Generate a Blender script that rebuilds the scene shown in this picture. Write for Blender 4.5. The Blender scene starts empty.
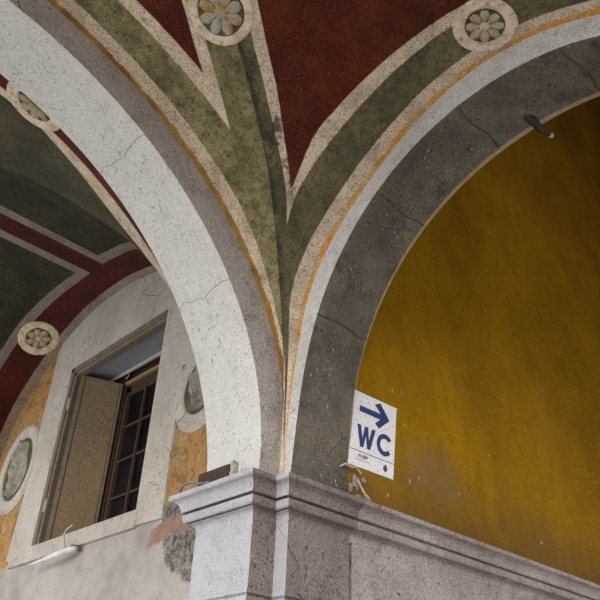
import bpy, bmesh, math, random
import numpy as np
from mathutils import Vector, Matrix
random.seed(4)
PI = math.pi
sc = bpy.context.scene
COL = sc.collection

# ------------------------------------------------------------------ node helpers
class NT:
    def __init__(s, name):
        s.m = bpy.data.materials.new(name); s.m.use_nodes = True
        s.t = s.m.node_tree; s.t.nodes.clear()
        s.out = s.t.nodes.new('ShaderNodeOutputMaterial')
        s.b = s.t.nodes.new('ShaderNodeBsdfPrincipled')
        s.t.links.new(s.b.outputs[0], s.out.inputs[0])
        s.b.inputs['Roughness'].default_value = .9
        s.b.inputs['Specular IOR Level'].default_value = .25
        tc = s.t.nodes.new('ShaderNodeTexCoord'); s.obj = tc.outputs['Object']
        sp = s.t.nodes.new('ShaderNodeSeparateXYZ'); s.t.links.new(s.obj, sp.inputs[0])
        s.x, s.y, s.z = sp.outputs
        s._h = []
    def link(s, a, inp):
        if isinstance(a, (int, float)): inp.default_value = a
        elif isinstance(a, tuple): inp.default_value = a if len(a) == 4 or inp.type == 'VECTOR' else (*a, 1)
        else: s.t.links.new(a, inp)
    def m_(s, op, a, b=0., c=None, clamp=False):
        n = s.t.nodes.new('ShaderNodeMath'); n.operation = op; n.use_clamp = clamp
        s.link(a, n.inputs[0]); s.link(b, n.inputs[1])
        if c is not None: s.link(c, n.inputs[2])
        return n.outputs[0]
    def add(s, a, b): return s.m_('ADD', a, b)
    def sub(s, a, b): return s.m_('SUBTRACT', a, b)
    def mul(s, a, b): return s.m_('MULTIPLY', a, b)
    def mn(s, a, b): return s.m_('MINIMUM', a, b)
    def mx(s, a, b): return s.m_('MAXIMUM', a, b)
    def uv(s, name):
        n = s.t.nodes.new('ShaderNodeUVMap'); n.uv_map = name
        sp = s.t.nodes.new('ShaderNodeSeparateXYZ'); s.t.links.new(n.outputs[0], sp.inputs[0])
        return sp.outputs[0], sp.outputs[1]
    def ramp(s, v, lo, hi):            # smooth 0..1 between lo and hi
        n = s.t.nodes.new('ShaderNodeMapRange'); n.interpolation_type = 'SMOOTHSTEP'
        s.link(v, n.inputs[0]); s.link(lo, n.inputs[1]); s.link(hi, n.inputs[2])
        n.inputs[3].default_value = 0; n.inputs[4].default_value = 1
        return n.outputs[0]
    def noise(s, scale, detail=6, rough=.6, stretch=(1, 1, 1), off=(0, 0, 0), dist=0.):
        mp = s.t.nodes.new('ShaderNodeMapping'); s.t.links.new(s.obj, mp.inputs[0])
        mp.inputs['Scale'].default_value = stretch; mp.inputs['Location'].default_value = off
        n = s.t.nodes.new('ShaderNodeTexNoise'); s.t.links.new(mp.outputs[0], n.inputs['Vector'])
        n.inputs['Scale'].default_value = scale; n.inputs['Detail'].default_value = detail
        n.inputs['Roughness'].default_value = rough; n.inputs['Distortion'].default_value = dist
        return n.outputs['Fac']
    def voro(s, scale, feature='DISTANCE_TO_EDGE', off=(0, 0, 0)):
        mp = s.t.nodes.new('ShaderNodeMapping'); s.t.links.new(s.obj, mp.inputs[0])
        mp.inputs['Location'].default_value = off
        w = s.t.nodes.new('ShaderNodeTexNoise'); s.t.links.new(mp.outputs[0], w.inputs['Vector']); w.inputs['Scale'].default_value = 5
        va = s.t.nodes.new('ShaderNodeVectorMath'); va.operation = 'SCALE'; s.t.links.new(w.outputs['Color'], va.inputs[0]); va.inputs['Scale'].default_value = .12
        vb = s.t.nodes.new('ShaderNodeVectorMath'); vb.operation = 'ADD'; s.t.links.new(va.outputs[0], vb.inputs[0]); s.t.links.new(mp.outputs[0], vb.inputs[1])
        n = s.t.nodes.new('ShaderNodeTexVoronoi'); n.feature = feature
        s.t.links.new(vb.outputs[0], n.inputs['Vector']); n.inputs['Scale'].default_value = scale
        return n.outputs['Distance']
    def mix(s, f, a, b, mode='MIX'):
        n = s.t.nodes.new('ShaderNodeMix'); n.data_type = 'RGBA'; n.blend_type = mode
        s.link(f, n.inputs[0]); s.link(a, n.inputs[6]); s.link(b, n.inputs[7])
        return n.outputs[2]
    def bump(s, h, strength=.5, dist=.01):
        n = s.t.nodes.new('ShaderNodeBump'); n.inputs['Strength'].default_value = strength
        n.inputs['Distance'].default_value = dist; s.link(h, n.inputs['Height'])
        s.t.links.new(n.outputs[0], s.b.inputs['Normal'])
    def done(s, col, rough=None):
        s.link(col, s.b.inputs['Base Color'])
        if rough is not None: s.b.inputs['Roughness'].default_value = rough
        return s.m

def weathered(name, base, alt, dirt, crack=.5, spots=.5, grain=1., bump=.5, scale=1., pits=0., speck=None, dirt_amt=.5, bdist=.008, topdark=None):
    """old plaster / stone: large tone patches, fine grain, thin cracks and scattered pits or specks"""
    n = NT(name)
    c = n.mix(n.ramp(n.noise(2.2*scale, 5, .6), .35, .68), base, alt)
    c = n.mix(n.mul(n.ramp(n.noise(5.5*scale, 8, .72, off=(3, 1, 7)), .52, .74), dirt_amt), c, dirt)
    fine = n.noise(70*scale, 4, .7, off=(1, 2, 3))
    c = n.mix(n.mul(n.ramp(fine, .3, .75), .28*grain), c, dirt)
    f2 = n.noise(150*scale, 3, .7, off=(6, 2, 3)); c = n.mix(n.mul(n.ramp(f2, .50, .60), .42*grain), c, dirt)
    c = n.mix(n.mul(n.ramp(n.noise(120*scale, 3, .7, off=(2, 9, 3)), .54, .64), .28*grain), c, tuple(min(1, x*1.5) for x in base))
    c = n.mix(n.mul(n.ramp(n.noise(11*scale, 9, .8, off=(2, 2, 6)), .52, .64), .35*grain), c, dirt)
    mid = n.noise(22*scale, 6, .7, off=(9, 4, 1))
    h = n.add(n.mul(fine, .5), mid)
    pz = n.ramp(n.noise(75*scale, 3, .6, stretch=(1, 1, 1.6), off=(8, 1, 5)), .605, .64)
    pz = n.mul(pz, n.add(.35, n.mul(n.ramp(n.noise(6*scale, 4, .6, off=(2, 5, 5)), .40, .60), .65)))
    c = n.mix(n.mul(pz, .62*grain), c, tuple(x*.75 for x in dirt)); h = n.sub(h, n.mul(pz, .8))
    if spots:
        sp = n.ramp(n.noise(38*scale, 3, .55, off=(5, 5, 5)), .64, .70)
        gate = n.ramp(n.noise(3.2*scale, 3, .5, off=(2, 8, 5)), .38, .62)
        sp = n.mul(sp, gate)
        c = n.mix(n.mul(sp, spots), c, dirt); h = n.sub(h, n.mul(sp, .7))
    if crack:
        v = n.voro(3.3*scale); g = n.ramp(n.noise(2.6*scale, 3, .5, off=(7, 7, 1)), .52, .66)
        k = n.mul(n.sub(1., n.ramp(v, .0, .009)), g)
        c = n.mix(n.mul(k, crack), c, tuple(x*.45 for x in dirt)); h = n.sub(h, n.mul(k, 1.2))
    if speck:
        s1 = n.mul(n.ramp(n.noise(60*scale, 2, .5, off=(4, 1, 9)), .67, .72), n.ramp(n.noise(4, 3, .5, off=(1, 1, 9)), .42, .6))
        c = n.mix(n.mul(s1, .75), c, speck)
    n.bump(h, bump, bdist)
    n.raw = c
    return n, c

def simple(name, col, rough=.7, grain=.25, metal=0., scale=30):
    n = NT(name); d = tuple(x*.45 for x in col)
    c = n.mix(n.mul(n.ramp(n.noise(scale, 5, .65), .4, .7), grain*2), col, d)
    n.b.inputs['Metallic'].default_value = metal
    n.bump(n.noise(scale*2, 4, .6), .25, .003)
    return n.done(c, rough)

M = {}
n, c = weathered('white_plaster', (.84, .81, .75), (.77, .75, .71), (.42, .385, .345), crack=.0, spots=.9, grain=.8, bump=.8, dirt_amt=.28)
M['white'] = n.done(c)
n, c = weathered('window_wall_white_plaster', (.70, .63, .54), (.56, .50, .42), (.28, .22, .165), crack=.6, spots=.8, grain=.7, bump=.9, dirt_amt=.6, bdist=.012)
M['surround'] = n.done(c)
n, c = weathered('grey_violet_plaster', (.80, .705, .64), (.62, .545, .49), (.20, .16, .14), crack=.6, spots=.9, grain=1.1, bump=1., dirt_amt=.5, bdist=.03)
M['greyface'] = n.done(c)
n, c = weathered('sooty_stone', (.26, .22, .165), (.135, .112, .085), (.030, .024, .018), crack=.5, spots=.7, grain=1., bump=.9, speck=(.62, .57, .53), dirt_amt=.85)
M['soot'] = n.done(c)
n, c = weathered('pier_stone', (.40, .335, .315), (.30, .247, .232), (.075, .055, .050), crack=.25, spots=1., grain=1.2, bump=1., dirt_amt=.5, bdist=.010)
M['pier'] = n.done(c)
n, c = weathered('pale_pier_stone', (.60, .59, .60), (.52, .51, .515), (.30, .275, .275), crack=.1, spots=.8, grain=1., bump=.5, dirt_amt=.35)
M['palestone'] = n.done(c)
n, c = weathered('cornice_stone', (.57, .485, .455), (.42, .355, .325), (.10, .075, .067), crack=.35, spots=1., grain=1.2, bump=.9, dirt_amt=.5)
M['cornice'] = n.done(c)
n, c = weathered('tan_edge_plaster', (.52, .40, .25), (.42, .31, .19), (.2, .14, .09), crack=.2, spots=.5, bump=.4)
M['tan'] = n.done(c)

# ---- ochre wall
n = NT('ochre_distemper')
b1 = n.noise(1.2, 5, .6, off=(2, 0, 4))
tone = n.m_('MINIMUM', n.add(n.mul(n.ramp(b1, .34, .66), .45), n.sub(.60, n.mul(n.ramp(n.x, 1.2, 3.4), .60))), 1.)  # noise patches plus painted-in shade, deepening towards the right end
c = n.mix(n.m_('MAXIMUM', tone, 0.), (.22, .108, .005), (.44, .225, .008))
st = n.noise(9, 9, .78, stretch=(1, 1, .45), off=(3, 0, 0))
c = n.mix(n.mul(n.ramp(st, .46, .60), .42), c, (.24, .106, .0016))
tiles = n.noise(4.2, 4, .6, off=(5, 0, 3))
st2 = n.noise(34, 7, .8, stretch=(.35, 1, 1.5), off=(8, 0, 2))          # short cross strokes, in patches
c = n.mix(n.mul(n.mul(n.ramp(st2, .50, .60), n.ramp(tiles, .44, .58)), .5), c, (.52, .27, .004))
st3 = n.noise(48, 6, .8, stretch=(1.3, 1, .5), off=(1, 0, 6))
c = n.mix(n.mul(n.ramp(st3, .50, .60), .32), c, (.46, .23, .003))
c = n.mix(n.mul(n.ramp(n.noise(60, 4, .75, off=(4, 0, 8)), .50, .62), .35), c, (.13, .056, .001))
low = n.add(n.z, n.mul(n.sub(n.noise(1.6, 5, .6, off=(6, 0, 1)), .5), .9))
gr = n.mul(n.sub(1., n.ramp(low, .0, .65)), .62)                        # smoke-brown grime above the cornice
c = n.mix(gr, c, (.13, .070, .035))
sm = n.ramp(n.noise(1.5, 4, .55, off=(1.3, 0, 7)), .50, .72)
c = n.mix(n.mul(sm, .30), c, (.13, .062, .004))
sx = n.sub(n.x, 1.25); sz = n.sub(n.z, .38)
d2 = n.add(n.mul(n.mul(sx, sx), 5.), n.mul(n.mul(sz, sz), 14.))
pt = n.mul(n.sub(1., n.ramp(n.add(d2, n.mul(n.noise(7, 7, .7), 1.6)), .45, 1.5)), .5)
c = n.mix(pt, c, (.22, .14, .10))                                       # greyish rubbed patch right of the sign
chip = n.mul(n.ramp(n.noise(26, 3, .5, stretch=(1, 1, .6), off=(2, 2, 2)), .715, .73), n.sub(1., n.ramp(n.z, .5, 1.6)))
c = n.mix(n.mul(chip, .8), c, (.5, .45, .4))
n.bump(n.add(n.noise(24, 6, .65), n.mul(st2, .5)), .3, .006)
n.b.inputs['Specular IOR Level'].default_value = .08
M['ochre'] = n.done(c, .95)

# ---- painted vault webs.  UV map "edge": distance from the arch and from the groin; "run": position along
CREAM = (.86, .70, .52); CREAM2 = (.62, .49, .36)
def painted(name, fn):
    n = NT(name)
    a, g = n.uv('edge'); s, t = n.uv('run')
    wob = n.mul(n.sub(n.noise(9, 4, .6, off=(4, 4, 4)), .5), .012)
    a = n.add(a, wob); g = n.add(g, wob)
    cr = n.mix(n.ramp(n.noise(7, 6, .7), .38, .7), CREAM, CREAM2)
    cr = n.mix(n.mul(n.ramp(n.noise(30, 6, .75, off=(3, 3, 1)), .55, .64), .6), cr, (.16, .12, .09))
    gn = n.mix(n.ramp(n.noise(5, 7, .72, off=(1, 0, 2)), .36, .66), (.175, .150, .066), (.40, .335, .165))
    gn = n.mix(n.mul(n.ramp(n.noise(26, 8, .8, off=(0, 6, 2)), .48, .62), .7), gn, (.075, .066, .036))
    rd = n.mix(n.ramp(n.noise(4, 6, .7, off=(5, 1, 2)), .36, .68), (.080, .0095, .0018), (.150, .023, .004))
    rd = n.mix(n.mul(n.ramp(n.noise(40, 5, .7, off=(2, 6, 2)), .56, .72), .5), rd, (.03, .006, .004))
    k = n.mul(n.sub(1., n.ramp(n.voro(7., off=(1, 5, 2)), 0, .010)), n.ramp(n.noise(5, 3, .5), .45, .6))
    c = fn(n, a, g, s, t, cr, gn, rd)
    c = n.mix(n.mul(k, .3), c, n.mix(.25, c, (.5, .42, .33)))
    c = n.mix(n.mul(n.ramp(n.noise(130, 3, .7, off=(6, 2, 3)), .48, .60), .55), c, n.mix(.75, c, (.0, .0, .0)))
    c = n.mix(n.mul(n.ramp(n.noise(70, 3, .6, off=(9, 2, 1)), .60, .64), .55), c, n.mix(.7, c, (.0, .0, .0)))
    c = n.mix(n.mul(n.ramp(n.noise(110, 3, .7, off=(1, 7, 3)), .54, .64), .20), c, n.mix(.82, (1., .95, .8), c))
    c = n.mix(n.mul(n.ramp(n.noise(3.5, 9, .8, off=(3, 7, 9)), .50, .64), .50), c, n.mix(.6, c, (.03, .025, .02)))
    n.bump(n.add(n.noise(60, 4, .7), n.noise(18, 6, .7, off=(3, 3, 3))), .55, .008)
    return n.done(c, .9)
E_ = .004
def step(n, v, e): return n.ramp(v, n.sub(e, E_) if not isinstance(e, (int, float)) else e-E_, n.add(e, E_) if not isinstance(e, (int, float)) else e+E_)

P = dict(  # widths of the painted bands, metres (a = from arch, g = from groin)
    La=(.030, .112, .285, .360), Lg=(.183, .255), Ra=(.031, .10, .29, .36), Rg=(.148, .25),
)
def left_web(n, a, g, s, t, cr, gn, rd):
    o, a1, a2, a3 = P['La']; g2, g3 = P['Lg']
    a1 = n.add(.055, n.mul(n.ramp(s, .75, 1.5), .053))
    c = n.mix(n.ramp(n.sub(a, a1), -E_, E_), cr, gn)
    d = n.mn(n.sub(a, a2), n.sub(g, g2))
    c = n.mix(step(n, d, 0.), c, cr)
    d = n.mn(n.sub(a, a3), n.sub(g, g3))
    c = n.mix(step(n, d, 0.), c, rd)
    oc = n.mix(n.ramp(n.noise(6, 4, .6), .4, .6), (.34, .16, .025), (.50, .27, .06))
    rag = n.mul(n.sub(n.noise(12, 5, .7, off=(7, 7, 7)), .5), .05)
    return n.mix(n.sub(1., step(n, n.add(a, rag), o)), c, oc)
def right_web(n, a, g, s, t, cr, gn, rd):
    o, a1, a2, a3 = P['Ra']; g2, g3 = P['Rg']; lowr = n.ramp(s, 1.08, 1.42); g2 = n.add(.085, n.mul(lowr, .063))
    gn2 = n.mix(.50, gn, (.055, .045, .032))
    a2 = n.sub(n.add(.262, n.mul(lowr, .05)), n.mul(n.mx(n.sub(s, 1.6), 0.), .05)); a3 = n.mn(n.sub(.40, n.mul(n.sub(s, 1.6), .085)), n.mx(.33, n.add(.346, n.mul(n.sub(s, 1.4), .25))))
    a3 = n.sub(n.add(.340, n.mul(n.ramp(s, 1.25, 1.80), .066)), n.mul(n.mx(n.sub(s, 1.65), 0.), .088))
    g3 = n.mn(.262, n.mx(.19, n.add(.20, n.mul(n.sub(s, 1.4), .2))))
    c = n.mix(step(n, n.add(a, n.mul(n.sub(s, 1.5), .018)), .108), cr, gn2)
    c = n.mix(step(n, n.mn(n.sub(a, a2), n.sub(g, g2)), 0.), c, cr)
    c = n.mix(step(n, n.mn(n.sub(a, a3), n.sub(g, g3)), 0.), c, rd)
    crease_dark = n.mul(n.sub(1., n.ramp(n.add(g, n.mul(n.noise(9, 5, .7), .06)), .05, .10)), n.ramp(n.noise(6, 5, .7, off=(1, 1, 4)), .35, .6))
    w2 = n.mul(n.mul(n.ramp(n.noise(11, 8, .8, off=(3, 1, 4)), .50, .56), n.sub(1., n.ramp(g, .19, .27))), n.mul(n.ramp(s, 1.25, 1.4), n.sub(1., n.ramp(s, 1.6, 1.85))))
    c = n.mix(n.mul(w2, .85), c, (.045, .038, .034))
    c = n.mix(n.mul(crease_dark, .75), c, (.035, .03, .03))                 # near-black streak along the crease, broken up by noise
    oc = n.mix(n.ramp(n.noise(8, 4, .6), .4, .6), (.80, .36, .07), (.78, .50, .24))
    rag = n.mul(n.sub(n.noise(14, 5, .7, off=(7, 7, 7)), .5), .06)
    return n.mix(n.sub(1., step(n, n.add(a, rag), o)), c, oc)
def far_left_web(n, a, g, s, t, cr, gn, rd):      # web beside the white arch, next bay
    c = n.mix(step(n, a, .135), rd, cr)
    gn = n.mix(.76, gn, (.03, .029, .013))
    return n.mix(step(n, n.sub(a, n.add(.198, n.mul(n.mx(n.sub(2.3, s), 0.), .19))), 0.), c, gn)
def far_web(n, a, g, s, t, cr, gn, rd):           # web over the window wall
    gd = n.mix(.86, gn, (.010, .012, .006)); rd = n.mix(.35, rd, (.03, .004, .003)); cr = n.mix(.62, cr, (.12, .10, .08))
    ab = n.m_('ABSOLUTE', n.sub(n.y, n.sub(CB[0], n.mul(n.add(n.x, 2.0-2.0+.53), .12))))
    grow = n.ramp(n.y, 2.0, 3.0); a0 = a; a = n.sub(a, n.mul(grow, .05))
    fr = n.mn(n.sub(a, FA[1]), n.sub(ab, CB[1]))  # inside the red bands
    c = n.mix(step(n, a0, FA[0]), cr, rd)
    c = n.mix(step(n, fr, 0.), c, n.mix(.25, cr, (.10, .085, .07)))
    c = n.mix(step(n, n.mn(n.sub(a, FA[2]), n.sub(ab, CB[2])), 0.), c, gd)
    return c
FA = (.078, .280, .360); CB = (1.92, .09, .172)
M['web_left'] = painted('painted_vault_green_red', left_web)
M['web_right'] = painted('painted_vault_red_green', right_web)
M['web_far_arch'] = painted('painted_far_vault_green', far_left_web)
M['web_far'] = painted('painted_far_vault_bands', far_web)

# ---- window wall: white below, orange either side, bare masonry patch by the pier
n = NT('orange_wall_plaster')
org = n.mix(n.ramp(n.noise(5, 6, .7), .40, .60), (.50, .255, .065), (.44, .27, .12))
org = n.mix(n.mul(n.ramp(n.noise(13, 9, .8, off=(1, 2, 2)), .48, .60), .75), org, (.17, .085, .035))
org = n.mix(n.mul(n.ramp(n.noise(110, 3, .7, off=(1, 4, 2)), .50, .60), .4), org, (.13, .07, .03))
org = n.mix(n.mul(n.ramp(n.noise(9, 7, .75, off=(8, 4, 2)), .56, .64), .55), org, (.52, .45, .36))
wh = n.mix(n.ramp(n.noise(2.6, 6, .65), .38, .66), (.52, .465, .415), (.36, .315, .28))
wh = n.mix(n.mul(n.ramp(n.noise(9, 8, .78, off=(4, 1, 4)), .52, .66), .5), wh, (.34, .29, .25))
wh = n.mix(n.mul(n.ramp(n.noise(120, 3, .7, off=(4, 4, 4)), .52, .62), .3), wh, (.3, .26, .22))
edge = n.add(n.z, n.mul(n.sub(n.noise(7, 5, .65, off=(3, 1, 1)), .5), .14))
orgm = n.mul(n.ramp(edge, .06, .08), n.mx(n.ramp(n.y, 2.0, 2.1), n.sub(1., n.ramp(n.add(n.z, n.mul(n.noise(6, 4, .6), .1)), .93, .98))))
c = n.mix(orgm, wh, org)
yy = n.add(n.y, n.mul(n.sub(n.noise(6, 6, .7, off=(1, 9, 1)), .5), .22))
zz = n.add(n.z, n.mul(n.sub(n.noise(6, 6, .7, off=(7, 1, 3)), .5), .14))
stone = n.mix(n.ramp(n.noise(30, 7, .75), .38, .62), (.085, .07, .06), (.36, .31, .26))
pink = n.mix(n.ramp(n.noise(14, 6, .7), .4, .65), (.38, .23, .17), (.24, .16, .12))
inz = n.mul(n.ramp(zz, n.add(-.56, n.mul(n.y, .38)), n.add(-.53, n.mul(n.y, .38))), n.sub(1., n.ramp(zz, .10, .13)))
iny = n.sub(1., n.ramp(n.add(yy, n.mul(n.sub(0., n.z), .5)), .90, .93))
c = n.mix(n.mul(inz, iny), c, stone)
pb = n.mul(n.mul(n.ramp(n.add(zz, n.mul(n.y, .12)), .03, .05), n.sub(1., n.ramp(n.add(zz, n.mul(n.y, .12)), .12, .14))), n.sub(1., n.ramp(yy, 1.0, 1.03)))
c = n.mix(pb, c, pink)
n.bump(n.add(n.noise(40, 5, .7), n.mul(n.noise(10, 6, .7, off=(1, 0, 0)), 2.)), .7, .010)
M['window_wall'] = n.done(c)

M['wood'] = simple('old_grey_brown_timber', (.22, .17, .12), .8, .3, scale=24)
M['darkwood'] = simple('dark_brown_timber', (.07, .045, .03), .8, .3, scale=24)
M['litwood'] = simple('lit_timber', (.36, .24, .11), .8, .3, scale=24)  # timber of the sash head strip, the light on it put into the colour
M['rust'] = simple('rusty_iron', (.10, .05, .03), .8, .35, scale=40)
M['iron'] = simple('dark_iron', (.06, .055, .05), .55, .3, metal=.5, scale=40)
M['hinge'] = simple('pale_hinge_metal', (.55, .52, .46), .5, .2, scale=40)
M['greyboard'] = simple('blue_grey_paint', (.38, .385, .42), .7, .12, scale=6)
M['whitemetal'] = simple('white_enamel', (.80, .80, .80), .5, .12, scale=20)
M['bracket'] = simple('dull_white_metal', (.80, .79, .78), .6, .2, scale=20)
M['cable'] = simple('grey_cable', (.22, .22, .25), .5, .1)
M['brick'] = simple('dark_brick', (.085, .05, .04), .9, .35, scale=30)
M['signwhite'] = None
n = NT('speckled_white_enamel')
c = n.mix(n.ramp(n.noise(90, 3, .5), .60, .66), (.95, .93, .94), (.34, .28, .25))
M['signwhite'] = n.done(c, .45)
M['blue'] = simple('navy_lettering', (.035, .055, .20), .5, .05)
M['signgrey'] = simple('grey_print', (.35, .35, .37), .6, .05)
M['signyellow'] = simple('yellow_print', (.75, .42, .05), .6, .05)
M['signorange'] = simple('orange_print', (.70, .20, .07), .6, .05)
M['crest'] = simple('dark_crest_print', (.09, .09, .10), .6, .05)
# shutter panel: flaking speckled brown paint
n = NT('flaking_shutter_paint')
c = n.mix(n.ramp(n.noise(85, 5, .75), .46, .58), (.27, .205, .135), (.13, .09, .055))
c = n.mix(n.mul(n.ramp(n.noise(3, 5, .6), .4, .7), .5), c, (.33, .20, .09))
n.bump(n.noise(45, 6, .75), .8, .006); M['shutter'] = n.done(c, .85)
# glass
n = NT('dark_window_glass'); n.b.inputs['Roughness'].default_value = .25
n.b.inputs['Specular IOR Level'].default_value = .05
M['glass'] = n.done(n.mix(n.ramp(n.noise(3, 3, .5), .4, .6), (.012, .011, .012), (.005, .005, .006)), .6)
# rosettes
def fresco(name, A, B, D):
    n = NT(name)
    c = n.mix(n.ramp(n.noise(14, 5, .7), .4, .62), A, B)
    c = n.mix(n.mul(n.ramp(n.noise(34, 5, .7, off=(1, 1, 1)), .52, .66), .55), c, D)
    n.bump(n.noise(40, 4, .7), .5, .005); return n.done(c, .9)
M['petal'] = fresco('cream_petal_plaster', (.52, .46, .33), (.42, .33, .17), (.12, .10, .06))
M['petal_y'] = fresco('yellow_petal_plaster', (.46, .44, .38), (.42, .25, .05), (.18, .13, .05))
M['ring'] = fresco('cream_ring_plaster', CREAM, CREAM2, (.13, .105, .08))
M['pit'] = fresco('dark_rosette_ground', (.13, .11, .07), (.08, .065, .04), (.03, .025, .02))
M['relief'] = fresco('grey_relief_plaster', (.40, .36, .28), (.26, .23, .18), (.10, .09, .07))
M['paving'] = weathered('paving_stone', (.55, .545, .53), (.48, .475, .46), (.3, .29, .28))[0]
M['paving'] = M['paving'].done(M['paving'].raw)

# ------------------------------------------------------------------ mesh helpers
def props(o, label=None, cat=None, group=None, kind=None):
    for k, v in (('label', label), ('category', cat), ('group', group), ('kind', kind)):
        if v: o[k] = v
    return o
def mobj(name, verts, faces, mat, parent=None, smooth=False, uvs=None, bevel=0):
    me = bpy.data.meshes.new(name); me.from_pydata([tuple(map(float, v)) for v in verts], [], faces); me.update()
    if uvs:
        for k, arr in uvs.items():
            L = me.uv_layers.new(name=k)
            for l in me.loops: L.data[l.index].uv = arr[l.vertex_index]
    o = bpy.data.objects.new(name, me); COL.objects.link(o)
    if mat: me.materials.append(mat)
    if smooth: me.polygons.foreach_set('use_smooth', [True]*len(me.polygons))
    if parent: o.parent = parent; o.matrix_parent_inverse = Matrix.Translation(-parent.location) if False else o.matrix_parent_inverse
    bm = bmesh.new(); bm.from_mesh(me); bmesh.ops.recalc_face_normals(bm, faces=bm.faces); bm.to_mesh(me); bm.free()
    if bevel:
        b = o.modifiers.new('bevel', 'BEVEL'); b.width = bevel; b.segments = 2; b.limit_method = 'ANGLE'
    return o
def empty(name, loc=(0, 0, 0)):
    e = bpy.data.objects.new(name, None); COL.objects.link(e); e.location = loc; e.empty_display_size = .1
    return e
def part(name, verts, faces, mat, parent, **k):
    """verts in world space; stored relative to the parent's origin"""
    L = parent.location
    p = parent
    off = Vector((0, 0, 0))
    while p: off += p.location; p = p.parent
    return mobj(name, [Vector(v)-off for v in verts], faces, mat, parent, **k)
def boxv(x0, x1, y0, y1, z0, z1):
    v = [(x, y, z) for x in (x0, x1) for y in (y0, y1) for z in (z0, z1)]
    f = [(0, 1, 3, 2), (4, 6, 7, 5), (0, 4, 5, 1), (2, 3, 7, 6), (0, 2, 6, 4), (1, 5, 7, 3)]
    return v, f
def join(*vf):
    V = []; F = []
    for v, f in vf:
        k = len(V); V += list(v); F += [tuple(i+k for i in q) for q in f]
    return V, F
def grid(fn, nu, nv, close=False):
    V = [fn(i/(nu-1), j/(nv-1)) for i in range(nu) for j in range(nv)]
    F = [(i*nv+j, (i+1)*nv+j, (i+1)*nv+j+1, i*nv+j+1) for i in range(nu-1) for j in range(nv-1)]
    return V, F
def tube(pts, r, seg=8):
    pts = [Vector(p) for p in pts]; V = []; F = []
    rr = r if isinstance(r, (list, tuple)) else [r]*len(pts)
    for i, p in enumerate(pts):
        t = (pts[min(i+1, len(pts)-1)]-pts[max(i-1, 0)]).normalized()
        a = t.orthogonal().normalized() if i == 0 else (a - t*a.dot(t)).normalized()
        b = t.cross(a)
        V += [p+rr[i]*(a*math.cos(2*PI*k/seg)+b*math.sin(2*PI*k/seg)) for k in range(seg)]
    for i in range(len(pts)-1):
        F += [(i*seg+k, i*seg+(k+1) % seg, (i+1)*seg+(k+1) % seg, (i+1)*seg+k) for k in range(seg)]
    F += [tuple(range(seg)), tuple(reversed(range((len(pts)-1)*seg, len(pts)*seg)))]
    return V, F
def smooth_path(pts, n=120, passes=30):
    pts = np.array(pts, float)
    d = np.r_[0, np.cumsum(np.linalg.norm(np.diff(pts, axis=0), axis=1))]
    t = np.linspace(0, d[-1], n); q = np.stack([np.interp(t, d, pts[:, k]) for k in range(pts.shape[1])], 1)
    for _ in range(passes): q[1:-1] = (q[:-2]+2*q[1:-1]+q[2:])/4
    return q

# ------------------------------------------------------------------ measurements of the loggia
A_T, B_O, C_O, T2, XW = .4214, .1412, .0815, .3863, .1146
ZC, ZF = .037, -2.70
Z0 = .034
def arch1(co, th, cx=-2., z0=.034):
    t = ((th-PI/2)/(PI/2))**2; r = co[0]+co[1]*t+co[2]*t*t+co[3]*t**3
    return cx+r*math.cos(th), z0+r*math.sin(th)
IN1F = (1.8624, .3347, -.0498, -.1366); IN1B = (1.8708, .2632, -.0158, -.0897); EX1 = (2.0447, .3735, -.1234, -.1456)
LUN = (2.0042, -.2653, -.2053, -.2025)
def arch2(co, th, cy=-1.34, z0=.1):
    def r(th):
        u = (th-PI/2)/(PI/2); return sum(co[k]*u**k for k in range(5))
    w = min(max((th-math.radians(105))/math.radians(25), 0), 1); w = w*w*(3-2*w)
    R = r(min(th, math.radians(130)))*(1-w)+r(PI-th)*w
    return cy+R*math.cos(th), z0+R*math.sin(th)
IN2F = (1.6149, .042, -.8468, -.1731, .3587); IN2B = (1.6243, .1483, -.5856, -.1597, .2085); 
EX2P = [(-.035, .04), (-.036, .25), (-.05, .45), (-.077, .66), (-.115, .92), (-.165, 1.10), (-.26, 1.265), (-.384, 1.40), (-.508, 1.51), (-.66, 1.63), (-.82, 1.74), (-1.02, 1.835), (-1.25, 1.885), (-1.45, 1.885), (-1.65, 1.84), (-1.85, 1.75), (-2.05, 1.62), (-2.25, 1.42), (-2.4, 1.2), (-2.52, .92), (-2.58, .6), (-2.61, .3), (-2.62, .04)]
ex2 = smooth_path(EX2P, 160, 40)
def ex2f(t):
    i = t*(len(ex2)-1); k = min(int(i), len(ex2)-2); f = i-k
    q = ex2[k]*(1-f)+ex2[k+1]*f; return float(q[0]), float(q[1])

# ------------------------------------------------------------------ arch 1 (white soffit, grey face)
def th_at(i, n): return PI*i/(n-1)
arch_a = empty('transverse_arch', (-2, A_T/2, Z0))
props(arch_a, 'broad white plastered arch with grey outer face, rising left from the corner pier', 'arch')
NS = 120
def mk_soffit():
    V = []; F = []
    for i in range(NS):
        th = th_at(i, NS); x0, z0 = arch1(IN1F, th); x1, z1 = arch1(IN1B, th)
        for j in range(5):
            f = j/4; V.append((x0+(x1-x0)*f, A_T*f, z0+(z1-z0)*f))
    for i in range(NS-1):
        for j in range(4): k = i*5+j; F.append((k, k+5, k+6, k+1))
    return V, F
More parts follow.
